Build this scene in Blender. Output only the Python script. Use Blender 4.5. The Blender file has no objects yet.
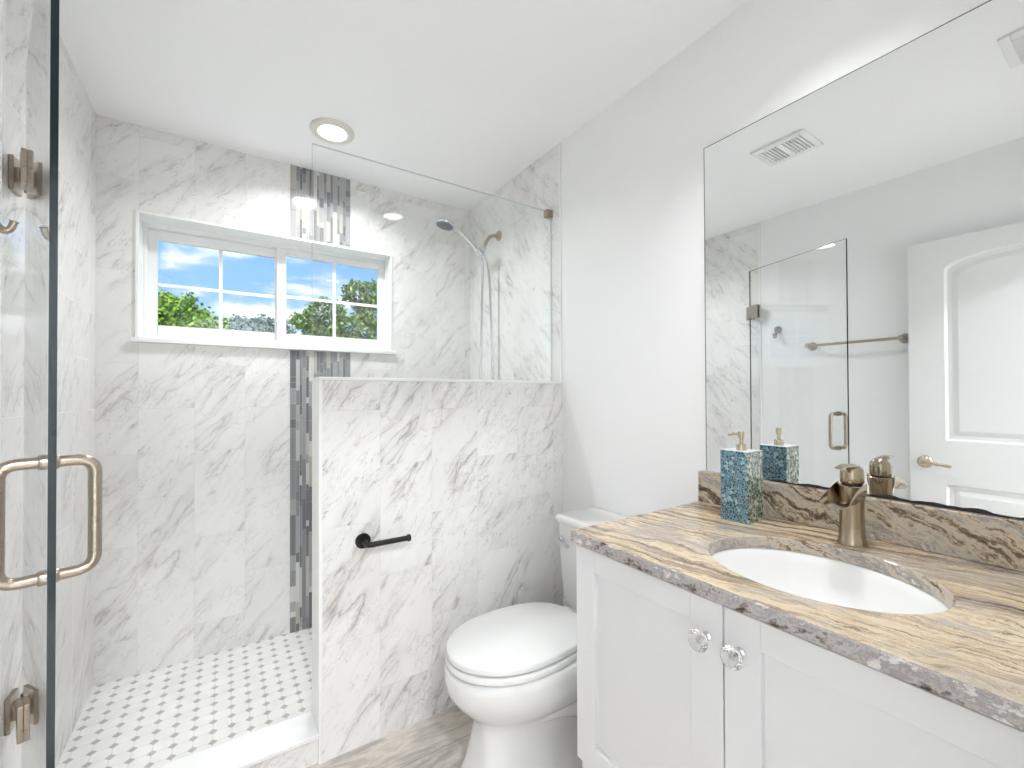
import bpy, bmesh, math, random
from mathutils import Vector, Matrix
import numpy as np

SC = bpy.context.scene
COL = SC.collection
PI = math.pi

# ------------------------------------------------------------------ camera
CAM_Z = 1.2494
F_PX, CY = 435.82, 391.30
yaw, pit, rol = 0.5809, math.radians(0.5359), math.radians(-0.2119)
c_, s_ = math.cos(yaw), math.sin(yaw)
fw = Vector((s_ * math.cos(pit), c_ * math.cos(pit), math.sin(pit)))
r0 = Vector((c_, -s_, 0.0))
u0 = r0.cross(fw)
rr = r0 * math.cos(rol) + u0 * math.sin(rol)
uu = -r0 * math.sin(rol) + u0 * math.cos(rol)
cd = bpy.data.cameras.new('camera')
cam = bpy.data.objects.new('camera', cd)
COL.objects.link(cam)
cd.sensor_fit = 'HORIZONTAL'
cd.sensor_width = 36.0
cd.lens = F_PX / 1024.0 * 36.0
cd.shift_y = (CY - 384.0) / 1024.0
cd.clip_start = 0.02
M4 = Matrix((rr, uu, -fw)).transposed().to_4x4()
M4.translation = Vector((0, 0, CAM_Z))
cam.matrix_world = M4
SC.camera = cam

# ------------------------------------------------------------------ view + world + sun
SC.view_settings.view_transform = 'Standard'
SC.view_settings.look = 'None'
SC.view_settings.exposure = 1.57
SC.view_settings.gamma = 1.0
SC.view_settings.use_curve_mapping = False
SC.cycles.diffuse_bounces = 8
SC.cycles.max_bounces = 16
SC.cycles.transparent_max_bounces = 24
SC.cycles.use_denoising = True

SKY_GAIN = 0.5
DOWNLIGHT = 3.8      # watts of the shower downlight
ROOMLIGHT = 1.45      # watts of the vanity downlight
HALLFILL = 172.0  # emission strength of the added hallway fill lamp
SUN = 2.4


def lin(r, g=None, b=None):
    if g is None:
        g = b = r
    f = lambda v: (v / 255.0 / 12.92) if v / 255.0 <= 0.04045 else ((v / 255.0 + 0.055) / 1.055) ** 2.4
    return (f(r), f(g), f(b), 1.0)


class G:
    """small node graph writer"""

    def __init__(s, nt):
        s.nt = nt

    def n(s, typ, inp=None, **attr):
        nd = s.nt.nodes.new(typ)
        for k, v in attr.items():
            setattr(nd, k, v)
        for k, v in (inp or {}).items():
            s.put(nd.inputs[k], v)
        return nd

    def put(s, sock, v):
        if isinstance(v, bpy.types.NodeSocket):
            s.nt.links.new(v, sock)
        else:
            sock.default_value = v

    def m(s, op, a, b=None, c=None, clamp=False):
        nd = s.nt.nodes.new('ShaderNodeMath')
        nd.operation = op
        nd.use_clamp = clamp
        for i, v in enumerate((a, b, c)):
            if v is not None:
                s.put(nd.inputs[i], v)
        return nd.outputs[0]

    def xyz(s, x=0.0, y=0.0, z=0.0):
        return s.n('ShaderNodeCombineXYZ', {0: x, 1: y, 2: z}).outputs[0]

    def sep(s, v):
        nd = s.n('ShaderNodeSeparateXYZ', {0: v})
        return nd.outputs[0], nd.outputs[1], nd.outputs[2]

    def noise(s, v, scale=5.0, detail=4.0, rough=0.5, dist=0.0, out=0):
        return s.n('ShaderNodeTexNoise', {'Vector': v, 'Scale': scale, 'Detail': detail, 'Roughness': rough,
                                          'Distortion': dist}).outputs[out]

    def ramp(s, f, stops, interp='LINEAR'):
        nd = s.n('ShaderNodeValToRGB', {0: f})
        cr = nd.color_ramp
        cr.interpolation = interp
        while len(cr.elements) < len(stops):
            cr.elements.new(0.5)
        for e, (p, col) in zip(cr.elements, stops):
            e.position = p
            e.color = col if len(col) == 4 else (*col, 1)
        return nd.outputs[0]

    def mix(s, f, a, b):
        nd = s.n('ShaderNodeMix', data_type='RGBA')
        s.put(nd.inputs[0], f)
        s.put(nd.inputs[6], a)
        s.put(nd.inputs[7], b)
        return nd.outputs[2]

    def sstep(s, v, lo, hi):
        nd = s.n('ShaderNodeMapRange', {0: v, 1: lo, 2: hi, 3: 0.0, 4: 1.0}, interpolation_type='SMOOTHSTEP')
        return nd.outputs[0]

    def pos(s):
        return s.n('ShaderNodeNewGeometry').outputs['Position']


def newmat(name):
    mt = bpy.data.materials.new(name)
    mt.use_nodes = True
    nt = mt.node_tree
    bs = nt.nodes['Principled BSDF']
    return mt, G(nt), bs


def plain(name, col, rough=0.5, metal=0.0, spec=0.5, bump=None, coat=0.0):
    mt, g, bs = newmat(name)
    bs.inputs['Base Color'].default_value = col
    bs.inputs['Roughness'].default_value = rough
    bs.inputs['Metallic'].default_value = metal
    bs.inputs['Specular IOR Level'].default_value = spec
    bs.inputs['Coat Weight'].default_value = coat
    if bump:
        sc, st = bump
        h = g.noise(g.pos(), sc, 3.0)
        b = g.n('ShaderNodeBump', {'Strength': st, 'Distance': 0.002, 'Height': h})
        g.put(bs.inputs['Normal'], b.outputs[0])
    return mt


# world: blue sky with white clouds
w = bpy.data.worlds.new('sky')
SC.world = w
w.use_nodes = True
g = G(w.node_tree)
bg = w.node_tree.nodes['Background']
dirv = g.n('ShaderNodeTexCoord').outputs['Generated']
dx, dy, dz = g.sep(dirv)
el = g.m('MAXIMUM', dz, 0.0)
sky = g.ramp(el, [(0.0, lin(214, 228, 245)), (0.12, lin(158, 196, 242)), (0.3, lin(124, 174, 238)), (1.0, lin(60, 125, 215))])
den = g.m('ADD', el, 0.22)
cp = g.xyz(g.m('DIVIDE', dx, den), g.m('DIVIDE', dy, den), 3.7)
cn = g.noise(cp, 1.9, 8.0, 0.56, 0.3)
cl = g.sstep(cn, 0.46, 0.60)
g.put(bg.inputs[0], g.mix(g.m('MULTIPLY', cl, 0.92), sky, lin(250, 250, 252)))
bg.inputs[1].default_value = SKY_GAIN

sd = bpy.data.lights.new('sun', 'SUN')
sd.energy = SUN
sd.angle = math.radians(0.6)
sd.color = (1.0, 0.95, 0.86)
so = bpy.data.objects.new('sun', sd)
COL.objects.link(so)
so.rotation_euler = (math.radians(42), 0, math.radians(-25))   # shines towards +Y and down


# ------------------------------------------------------------------ materials
def marble_tile(name, axis, u_org, z_org, shift=0, amount=0.54):
    """0.2 x 0.4 upright marble-look tiles in running bond, thin grout, diagonal grey veins different on each tile"""
    mt, g, bs = newmat(name)
    x, y, z = g.sep(g.pos())
    u = x if axis == 'x' else y
    u = g.m('SUBTRACT', u, u_org)
    un = g.m('DIVIDE', u, 0.203)
    ci = g.m('FLOOR', un)
    par = g.m('FLOORED_MODULO', g.m('ADD', ci, shift), 2.0)
    zn = g.m('DIVIDE', g.m('ADD', g.m('SUBTRACT', z, z_org), g.m('MULTIPLY', par, 0.203)), 0.406)
    ri = g.m('FLOOR', zn)
    rnd = g.n('ShaderNodeTexWhiteNoise', {'Vector': g.xyz(ci, ri, 3.3)}, noise_dimensions='3D')
    rv, rc = rnd.outputs['Value'], rnd.outputs['Color']
    ox, oy, oz = g.sep(rc)
    # diagonal frame
    th = math.radians(52)
    a = g.m('ADD', g.m('MULTIPLY', u, math.cos(th)), g.m('MULTIPLY', z, math.sin(th)))
    b = g.m('SUBTRACT', g.m('MULTIPLY', z, math.cos(th)), g.m('MULTIPLY', u, math.sin(th)))
    a2 = g.m('ADD', a, g.m('MULTIPLY', ox, 9.0))
    b2 = g.m('ADD', b, g.m('MULTIPLY', oy, 9.0))
    iso = g.xyz(a2, b2, g.m('MULTIPLY', oz, 5.0))
    wob = g.m('MULTIPLY', g.m('SUBTRACT', g.noise(iso, 5.5, 5.0, 0.60), 0.5), 0.075)
    b3 = g.m('ADD', b2, wob)
    pv = g.xyz(g.m('MULTIPLY', a2, 0.9), g.m('MULTIPLY', b3, 5.0), g.m('MULTIPLY', oz, 7.0))
    n1 = g.noise(pv, 1.7, 3.0, 0.55)
    ridge = g.m('ABSOLUTE', g.m('SUBTRACT', n1, 0.5))
    thin = g.m('SUBTRACT', 1.0, g.sstep(ridge, 0.0, 0.016))
    wide = g.m('SUBTRACT', 1.0, g.sstep(ridge, 0.0, 0.09))
    pv2 = g.xyz(g.m('MULTIPLY', a2, 2.6), g.m('MULTIPLY', b3, 10.0), g.m('ADD', g.m('MULTIPLY', oz, 7.0), 11.0))
    n2 = g.noise(pv2, 1.8, 5.0, 0.62)
    fine = g.m('SUBTRACT', 1.0, g.sstep(g.m('ABSOLUTE', g.m('SUBTRACT', n2, 0.5)), 0.0, 0.018))
    brk = g.sstep(g.noise(pv2, 3.0, 4.0, 0.7), 0.38, 0.58)
    lo = g.sstep(g.noise(iso, 3.6, 2.0), 0.40, 0.58)
    lo2 = g.sstep(g.noise(g.xyz(b2, a2, 4.0), 5.0, 3.0, 0.6), 0.40, 0.58)
    pv3 = g.xyz(g.m('MULTIPLY', a2, 6.0), g.m('MULTIPLY', b3, 15.0), g.m('ADD', g.m('MULTIPLY', oz, 7.0), 23.0))
    net = g.m('SUBTRACT', 1.0, g.sstep(g.m('ABSOLUTE', g.m('SUBTRACT', g.noise(pv3, 1.7, 4.0, 0.6), 0.5)), 0.0, 0.03))
    lo3 = g.sstep(g.noise(g.xyz(b2, a2, 9.0), 4.2, 3.0, 0.6), 0.44, 0.62)
    soft = g.sstep(g.noise(pv, 2.4, 4.0, 0.6), 0.52, 0.70)
    vein = g.m('ADD', g.m('MULTIPLY', g.m('MULTIPLY', thin, g.m('MULTIPLY', lo, g.m('ADD', 0.35, g.m('MULTIPLY', brk, 0.65)))), 0.62),
               g.m('ADD', g.m('MULTIPLY', g.m('MULTIPLY', wide, g.m('MULTIPLY', lo, g.m('ADD', 0.4, g.m('MULTIPLY', brk, 0.6)))), 0.34),
                   g.m('ADD', g.m('MULTIPLY', g.m('MULTIPLY', fine, g.m('MULTIPLY', lo2, brk)), 0.6),
                       g.m('ADD', g.m('MULTIPLY', g.m('MULTIPLY', net, lo3), 0.34), g.m('MULTIPLY', soft, 0.13)))), clamp=True)
    vein = g.m('MULTIPLY', vein, amount)
    tone = g.ramp(g.noise(iso, 2.0, 2.0), [(0.3, lin(228, 227, 225)), (0.7, lin(238, 237, 235))])
    dark = g.ramp(g.noise(iso, 12.0, 3.0), [(0.35, lin(128, 127, 129)), (0.65, lin(174, 166, 157))])
    col = g.mix(vein, tone, dark)
    fu = g.m('ABSOLUTE', g.m('SUBTRACT', g.m('FRACT', un), 0.5))
    fz = g.m('ABSOLUTE', g.m('SUBTRACT', g.m('FRACT', zn), 0.5))
    gr = g.m('MAXIMUM', g.m('GREATER_THAN', fu, 0.5 - 0.0011 / 0.203), g.m('GREATER_THAN', fz, 0.5 - 0.0011 / 0.406))
    col = g.mix(g.m('MULTIPLY', gr, 0.45), col, lin(206, 204, 200))
    g.put(bs.inputs['Base Color'], col)
    g.put(bs.inputs['Roughness'], g.m('ADD', 0.05, g.m('MULTIPLY', gr, 0.5)))
    bs.inputs['Specular IOR Level'].default_value = 0.22
    bmp = g.n('ShaderNodeBump', {'Strength': 0.15, 'Distance': 0.001, 'Height': g.m('SUBTRACT', 1.0, gr)})
    g.put(bs.inputs['Normal'], bmp.outputs[0])
    return mt




def octagon_floor():
    mt, g, bs = newmat('octagon_and_dot')
    x, y, z = g.sep(g.pos())
    P = 0.058
    px = g.m('DIVIDE', g.m('SUBTRACT', x, 0.253), P)
    py = g.m('DIVIDE', g.m('SUBTRACT', y, 1.888), P)
    ax = g.m('ABSOLUTE', g.m('SUBTRACT', px, g.m('ROUND', px)))
    ay = g.m('ABSOLUTE', g.m('SUBTRACT', py, g.m('ROUND', py)))
    d = g.m('ADD', ax, ay)
    dot = g.m('LESS_THAN', d, 0.245)
    ring = g.m('MULTIPLY', g.m('GREATER_THAN', d, 0.245), g.m('LESS_THAN', d, 0.28))
    ln = g.m('MULTIPLY', g.m('LESS_THAN', g.m('MINIMUM', ax, ay), 0.018), g.m('GREATER_THAN', d, 0.30))
    gr = g.m('MAXIMUM', ring, ln)
    n = g.noise(g.pos(), 14.0, 3.0)
    wh = g.ramp(n, [(0.3, lin(232, 231, 228)), (0.7, lin(243, 242, 240))])
    gy = g.ramp(n, [(0.3, lin(172, 172, 169)), (0.7, lin(192, 191, 188))])
    col = g.mix(dot, wh, gy)
    col = g.mix(g.m('MULTIPLY', gr, 0.7), col, lin(205, 204, 200))
    g.put(bs.inputs['Base Color'], col)
    bs.inputs['Roughness'].default_value = 0.28
    return mt


def wood_floor():
    mt, g, bs = newmat('grey_wood_plank')
    x, y, z = g.sep(g.pos())
    pi_ = g.m('FLOOR', g.m('DIVIDE', y, 0.18))
    rv = g.n('ShaderNodeTexWhiteNoise', {'Vector': g.xyz(pi_, 2.0, 1.0)}).outputs['Value']
    yy = g.m('ADD', x, g.m('MULTIPLY', rv, 3.0))
    v = g.xyz(g.m('MULTIPLY', y, 7.0), g.m('MULTIPLY', yy, 1.6), rv)
    n = g.noise(v, 2.0, 6.0, 0.60, 1.2)
    n2 = g.noise(v, 12.0, 4.0, 0.6)
    f = g.m('ADD', g.m('MULTIPLY', n, 0.75), g.m('MULTIPLY', n2, 0.25))
    col = g.ramp(f, [(0.3, lin(152, 144, 140)), (0.46, lin(188, 180, 175)), (0.58, lin(220, 211, 200)), (0.75, lin(198, 191, 185))])
    seam = g.m('LESS_THAN', g.m('FRACT', g.m('DIVIDE', y, 0.18)), 0.012)
    g.put(bs.inputs['Base Color'], g.mix(g.m('MULTIPLY', seam, 0.7), col, lin(80, 74, 70)))
    bs.inputs['Roughness'].default_value = 0.38
    return mt


def clear_glass(name, tint, refl=1.0):
    """thin clear sheet: lets light through, mirrors more at a slant (Schlick)"""
    mt, g, bs = newmat(name)
    g.nt.nodes.remove(bs)
    geo = g.n('ShaderNodeNewGeometry')
    dot = g.n('ShaderNodeVectorMath', {0: geo.outputs['Normal'], 1: geo.outputs['Incoming']}, operation='DOT_PRODUCT')
    cc = g.m('ABSOLUTE', dot.outputs['Value'])
    p5 = g.m('POWER', g.m('SUBTRACT', 1.0, cc, clamp=True), 5.0)
    fr = g.m('MULTIPLY', g.m('ADD', 0.04, g.m('MULTIPLY', p5, 0.96)), refl, clamp=True)
    tr = g.n('ShaderNodeBsdfTransparent', {0: tint})
    gl = g.n('ShaderNodeBsdfGlossy', {0: (1, 1, 1, 1), 'Roughness': 0.0})
    mx = g.n('ShaderNodeMixShader', {0: fr, 1: tr.outputs[0], 2: gl.outputs[0]})
    g.nt.links.new(mx.outputs[0], g.nt.nodes['Material Output'].inputs[0])
    return mt


def granite(name, kind):
    mt, g, bs = newmat(name)
    x, y, z = g.sep(g.pos())
    P = g.pos()
    if kind == 'top':      # long tan and brown bands running along the counter
        wob = g.m('MULTIPLY', g.m('SUBTRACT', g.noise(P, 4.0, 3.0, 0.5), 0.5), 0.13)
        wob2 = g.m('MULTIPLY', g.m('SUBTRACT', g.noise(P, 22.0, 5.0, 0.68), 0.5), 0.045)
        s = g.m('ADD', g.m('ADD', x, g.m('MULTIPLY', y, 0.20)), g.m('ADD', wob, wob2))
        v = g.xyz(g.m('MULTIPLY', s, 15.0), g.m('MULTIPLY', y, 0.9), 1.0)
        v2 = g.xyz(g.m('MULTIPLY', s, 62.0), g.m('MULTIPLY', y, 3.2), 5.0)
        f = g.m('ADD', g.m('MULTIPLY', g.noise(v, 1.5, 4.0, 0.6), 0.52), g.m('MULTIPLY', g.noise(v2, 1.3, 5.0, 0.72), 0.48))
        col = g.ramp(f, [(0.36, lin(84, 72, 66)), (0.42, lin(136, 118, 104)), (0.47, lin(192, 170, 142)), (0.52, lin(222, 204, 174)),
                         (0.57, lin(198, 176, 146)), (0.61, lin(140, 124, 114)), (0.66, lin(206, 196, 184))])
        v3 = g.xyz(g.m('MULTIPLY', s, 95.0), g.m('MULTIPLY', y, 7.0), 0.0)
        spk = g.sstep(g.noise(v3, 1.4, 5.0, 0.75), 0.53, 0.61)
        pat = g.sstep(g.noise(g.xyz(g.m('MULTIPLY', s, 2.6), y, 3.0), 3.6, 3.0, 0.6), 0.42, 0.56)
        col = g.mix(g.m('MULTIPLY', g.m('MULTIPLY', spk, pat), 0.78), col, lin(84, 72, 64))
        gw = g.sstep(g.noise(g.xyz(g.m('MULTIPLY', s, 5.0), g.m('MULTIPLY', y, 2.4), 8.0), 1.8, 5.0, 0.68), 0.48, 0.60)
        col = g.mix(g.m('MULTIPLY', gw, 0.62), col, g.ramp(g.noise(v2, 2.4, 5.0, 0.7), [(0.36, lin(96, 84, 80)), (0.48, lin(158, 148, 142)), (0.62, lin(204, 196, 188))]))
    elif kind == 'edge':
        v = g.xyz(g.m('MULTIPLY', y, 5.0), g.m('MULTIPLY', g.m('ADD', z, g.m('MULTIPLY', y, 0.22)), 16.0), g.m('MULTIPLY', x, 4.0))
        f = g.m('ADD', g.m('MULTIPLY', g.noise(v, 1.6, 6.0, 0.68, 0.5), 0.62), g.m('MULTIPLY', g.noise(P, 48.0, 5.0, 0.75), 0.38))
        col = g.ramp(f, [(0.39, lin(66, 56, 54)), (0.435, lin(128, 119, 117)), (0.48, lin(190, 184, 182)), (0.53, lin(152, 146, 146)),
                         (0.58, lin(222, 217, 212))])
    else:                  # splash: grey brown, veins falling across it
        wob = g.m('MULTIPLY', g.m('SUBTRACT', g.noise(P, 8.0, 4.0, 0.6), 0.5), 0.11)
        s = g.m('ADD', g.m('ADD', z, g.m('MULTIPLY', y, -0.42)), wob)
        v = g.xyz(g.m('MULTIPLY', s, 17.0), g.m('MULTIPLY', y, 1.4), 2.0)
        v2 = g.xyz(g.m('MULTIPLY', s, 62.0), g.m('MULTIPLY', y, 8.0), 6.0)
        f = g.m('ADD', g.m('MULTIPLY', g.noise(v, 1.5, 4.0, 0.6), 0.62), g.m('MULTIPLY', g.noise(v2, 1.4, 5.0, 0.7), 0.38))
        f = g.m('ADD', g.m('MULTIPLY', f, 0.8), g.m('MULTIPLY', g.noise(P, 75.0, 5.0, 0.75), 0.2))
        col = g.ramp(f, [(0.39, lin(66, 54, 50)), (0.445, lin(126, 108, 94)), (0.485, lin(204, 188, 164)), (0.52, lin(182, 176, 168)),
                         (0.56, lin(146, 136, 128)), (0.61, lin(228, 220, 208))])
    g.put(bs.inputs['Base Color'], col)
    bs.inputs['Roughness'].default_value = 0.14
    return mt


def shell_mosaic(name, stops):
    mt, g, bs = newmat(name)
    vo = g.n('ShaderNodeTexVoronoi', {'Vector': g.pos(), 'Scale': 135.0, 'Randomness': 1.0})
    r = g.n('ShaderNodeSeparateColor', {0: vo.outputs['Color']}).outputs[0]
    ed = g.n('ShaderNodeTexVoronoi', {'Vector': g.pos(), 'Scale': 135.0}, feature='DISTANCE_TO_EDGE').outputs['Distance']
    col = g.ramp(r, stops, 'CONSTANT')
    col = g.mix(g.m('SUBTRACT', 1.0, g.sstep(ed, 0.02, 0.07)), col, lin(176, 186, 182))
    g.put(bs.inputs['Base Color'], col)
    bs.inputs['Roughness'].default_value = 0.16
    return mt


def leafy(name, a, b):
    mt, g, bs = newmat(name)
    n = g.noise(g.pos(), 1.3, 4.0, 0.7)
    rn = g.n('ShaderNodeNewGeometry').outputs['Random Per Island']
    f = g.m('ADD', g.m('MULTIPLY', n, 0.5), g.m('MULTIPLY', rn, 0.5))
    g.put(bs.inputs['Base Color'], g.ramp(f, [(0.2, a), (0.8, b)]))
    bs.inputs['Roughness'].default_value = 0.55
    bs.inputs['Transmission Weight'].default_value = 0.0
    return mt


def brushed(name, col, rough):
    mt, g, bs = newmat(name)
    x, y, z = g.sep(g.pos())
    n = g.noise(g.xyz(g.m('MULTIPLY', x, 30.0), g.m('MULTIPLY', y, 30.0), g.m('MULTIPLY', z, 400.0)), 3.0, 2.0)
    g.put(bs.inputs['Roughness'], g.m('ADD', rough - 0.02, g.m('MULTIPLY', n, 0.04)))
    bs.inputs['Base Color'].default_value = col
    bs.inputs['Metallic'].default_value = 1.0
    return mt


def emitter(name, col, st):
    mt, g, bs = newmat(name)
    bs.inputs['Base Color'].default_value = (0.8, 0.8, 0.8, 1)
    bs.inputs['Emission Color'].default_value = col
    bs.inputs['Emission Strength'].default_value = st
    return mt


X = {}
X['wall'] = plain('wall_paint', lin(240, 240, 240), 0.6, bump=(120.0, 0.25))
X['ceil'] = plain('ceiling_paint', lin(250, 250, 251), 0.7, bump=(90.0, 0.2))
X['tile_back'] = marble_tile('marble_tile_back', 'x', -0.326, 0.385)
X['tile_half'] = marble_tile('marble_tile_half', 'x', 0.271, 0.386, amount=0.80)
X['tile_side'] = marble_tile('marble_tile_side', 'y', 1.615, 0.385)
X['quartz'] = plain('white_quartz', lin(240, 240, 240), 0.2)
X['oct'] = octagon_floor()
X['wood'] = wood_floor()
X['glass'] = clear_glass('shower_glass', (0.987, 0.995, 0.992, 1))
X['wglass'] = clear_glass('window_glass', (0.97, 0.98, 0.985, 1), 0.7)
X['gedge'] = plain('glass_edge_dark', lin(10, 30, 38), 0.12)
X['gedge2'] = plain('glass_edge_pale', lin(196, 206, 206), 0.2)
X['vinyl'] = plain('white_vinyl', lin(240, 240, 240), 0.35)
X['white'] = plain('white_enamel', lin(224, 224, 223), 0.35)
X['cab'] = plain('white_cabinet_paint', lin(224, 224, 225), 0.42)
X['china'] = plain('porcelain', lin(222, 222, 221), 0.10)
X['basin'] = plain('basin_porcelain', lin(243, 243, 242), 0.10)
X['plast'] = plain('white_plastic', lin(220, 220, 219), 0.28)
X['nickel'] = brushed('brushed_nickel', lin(174, 162, 148), 0.28)
X['bronze'] = brushed('warm_brushed_nickel', lin(176, 163, 142), 0.20)
X['brass'] = brushed('satin_brass_nickel', lin(196, 186, 164), 0.24)
X['chrome'] = plain('chrome', lin(214, 216, 220), 0.06, 1.0)
X['steel'] = plain('grey_spray_face', lin(112, 116, 124), 0.35, 0.4)
X['black'] = plain('matte_black', lin(26, 25, 26), 0.42, 0.2)
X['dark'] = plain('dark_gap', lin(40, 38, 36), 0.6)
X['mirror'] = plain('mirror_silver', (0.93, 0.945, 0.945, 1), 0.0, 1.0)
X['palebounce'] = plain('pale_bounce_floor', lin(228, 226, 222), 0.35)
X['medge'] = plain('mirror_edge', lin(96, 98, 98), 0.3)
X['gtop'] = granite('tan_granite_top', 'top')
X['gside'] = granite('grey_granite_edge', 'edge')
X['gsplash'] = granite('brown_granite_splash', 'splash')
X['blue'] = shell_mosaic('blue_shell_mosaic', [(0.0, lin(40, 82, 106)), (0.2, lin(62, 118, 146)), (0.42, lin(88, 138, 162)), (0.62, lin(38, 86, 104)),
                                               (0.82, lin(150, 186, 198)), (0.9, lin(50, 86, 88))])
X['green'] = shell_mosaic('green_shell_mosaic', [(0.0, lin(46, 70, 62)), (0.2, lin(104, 128, 108)), (0.42, lin(158, 168, 142)), (0.62, lin(64, 96, 92)),
                                                 (0.78, lin(196, 198, 178)), (0.9, lin(84, 84, 64))])
X['lamp'] = emitter('lamp_diffuser', (1.0, 1.0, 1.0, 1), 3.0)
X['lamp_room'] = emitter('lamp_diffuser_room', (1.0, 1.0, 1.0, 1), 3.0)
X['fill_hall'] = emitter('fill_diffuser_hall', (0.955, 0.98, 1.0, 1), HALLFILL)
X['ring'] = plain('lamp_trim', lin(226, 222, 212), 0.4)
X['leaf1'] = leafy('bright_leaves', lin(62, 104, 24), lin(150, 186, 60))
X['leaf2'] = leafy('oak_leaves', lin(56, 84, 40), lin(140, 168, 92))
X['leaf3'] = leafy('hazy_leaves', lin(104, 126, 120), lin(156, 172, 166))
X['bark'] = plain('bark', lin(104, 92, 80), 0.8, bump=(30.0, 0.6))
X['grass'] = leafy('lawn', lin(70, 100, 44), lin(120, 146, 70))
for i, (a, b, c) in enumerate([(140, 141, 145), (116, 117, 121), (192, 191, 188), (162, 162, 163), (178, 174, 167), (204, 203, 200), (128, 127, 126)]):
    X['mos%d' % i] = plain('mosaic_glass', lin(a, b, c), 0.09)
X['grout'] = plain('grout', lin(206, 205, 200), 0.7)
gm, gg, gb = newmat('crystal')
gb.inputs['Base Color'].default_value = (1, 1, 1, 1)
gb.inputs['Transmission Weight'].default_value = 1.0
gb.inputs['Roughness'].default_value = 0.0
gb.inputs['IOR'].default_value = 1.52
X['crystal'] = gm


# ------------------------------------------------------------------ mesh helpers
class MB:
    def __init__(s):
        s.v, s.f, s.mi = [], [], []
        s.k = 0

    def add(s, vs, fs):
        o = len(s.v)
        s.v += [tuple(p) for p in vs]
        for f in fs:
            s.f.append(tuple(i + o for i in f))
            s.mi.append(s.k)
        return s

    def box(s, x0, x1, y0, y1, z0, z1):
        vs = [(x, y, z) for z in (z0, z1) for y in (y0, y1) for x in (x0, x1)]
        return s.add(vs, [(0, 2, 3, 1), (4, 5, 7, 6), (0, 1, 5, 4), (2, 6, 7, 3), (0, 4, 6, 2), (1, 3, 7, 5)])

    def prism(s, pts, axis, a0, a1):
        """pts 2-D outline (counter-clockwise) extruded along axis"""
        def P(p, a):
            return {'x': (a, p[0], p[1]), 'y': (p[0], a, p[1]), 'z': (p[0], p[1], a)}[axis]
        n = len(pts)
        vs = [P(p, a0) for p in pts] + [P(p, a1) for p in pts]
        fs = [tuple(range(n))[::-1], tuple(range(n, 2 * n))]
        fs += [(i, (i + 1) % n, n + (i + 1) % n, n + i) for i in range(n)]
        return s.add(vs, fs)

    def loft(s, rings, cap0=True, cap1=True):
        n = len(rings[0])
        vs = [p for r in rings for p in r]
        fs = []
        for k in range(len(rings) - 1):
            for i in range(n):
                j = (i + 1) % n
                fs.append((k * n + i, k * n + j, (k + 1) * n + j, (k + 1) * n + i))
        if cap0:
            fs.append(tuple(range(n))[::-1])
        if cap1:
            fs.append(tuple((len(rings) - 1) * n + i for i in range(n)))
        return s.add(vs, fs)

    def lathe(s, prof, origin=(0, 0, 0), axis=(0, 0, 1), n=32, cap0=True, cap1=True):
        ax = Vector(axis).normalized()
        t = Vector((1, 0, 0)) if abs(ax.x) < 0.9 else Vector((0, 1, 0))
        e1 = ax.cross(t).normalized()
        e2 = ax.cross(e1)
        o = Vector(origin)
        rings = [[o + ax * h + (e1 * math.cos(2 * PI * i / n) + e2 * math.sin(2 * PI * i / n)) * r for i in range(n)] for r, h in prof]
        return s.loft(rings, cap0, cap1)

    def tube(s, pts, r, n=14, caps=True):
        pts = [Vector(p) for p in pts]
        rad = r if isinstance(r, (list, tuple)) else [r] * len(pts)
        T = []
        for i in range(len(pts)):
            a = pts[max(0, i - 1)]
            b = pts[min(len(pts) - 1, i + 1)]
            T.append((b - a).normalized())
        up = Vector((0, 0, 1)) if abs(T[0].z) < 0.9 else Vector((1, 0, 0))
        e1 = T[0].cross(up).normalized()
        rings = []
        for p, t, q in zip(pts, T, rad):
            e1 = (e1 - t * e1.dot(t)).normalized()
            e2 = t.cross(e1)
            rings.append([p + (e1 * math.cos(2 * PI * i / n) + e2 * math.sin(2 * PI * i / n)) * q for i in range(n)])
        return s.loft(rings, caps, caps)

    def build(s, name, mats, parent=None, bevel=0.0, seg=2, smooth=None, loc=None, sub=0):
        me = bpy.data.meshes.new(name)
        me.from_pydata(s.v, [], s.f)
        if not isinstance(mats, (list, tuple)):
            mats = [mats]
        for m_ in mats:
            me.materials.append(m_)
        for p, i in zip(me.polygons, s.mi):
            p.material_index = i
        bm = bmesh.new()
        bm.from_mesh(me)
        bmesh.ops.recalc_face_normals(bm, faces=bm.faces)
        bm.to_mesh(me)
        bm.free()
        if smooth is not None:
            for p in me.polygons:
                p.use_smooth = True
            me.set_sharp_from_angle(angle=math.radians(smooth))
        me.update()
        o = bpy.data.objects.new(name, me)
        COL.objects.link(o)
        if parent:
            o.parent = parent
            o.matrix_parent_inverse = parent.matrix_basis.inverted()
        if loc:
            o.location = loc
        if bevel:
            b = o.modifiers.new('bevel', 'BEVEL')
            b.width = bevel
            b.segments = seg
            b.limit_method = 'ANGLE'
            b.angle_limit = math.radians(40)
            b.harden_normals = False
        if sub:
            q = o.modifiers.new('sub', 'SUBSURF')
            q.levels = q.render_levels = sub
        return o


def tag(o, label=None, cat=None, group=None, kind=None):
    if label:
        o['label'] = label
    if cat:
        o['category'] = cat
    if group:
        o['group'] = group
    if kind:
        o['kind'] = kind
    return o


def thing(name, loc, label, cat, group=None):
    o = bpy.data.objects.new(name, None)
    o.empty_display_size = 0.05
    COL.objects.link(o)
    o.location = loc
    return tag(o, label, cat, group)


def struct(o, label=None, cat=None):
    return tag(o, label, cat, None, 'structure')


def arc(cx, cy, r, a0, a1, n):
    return [(cx + r * math.cos(math.radians(a0 + (a1 - a0) * i / n)), cy + r * math.sin(math.radians(a0 + (a1 - a0) * i / n))) for i in range(n + 1)]


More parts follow.
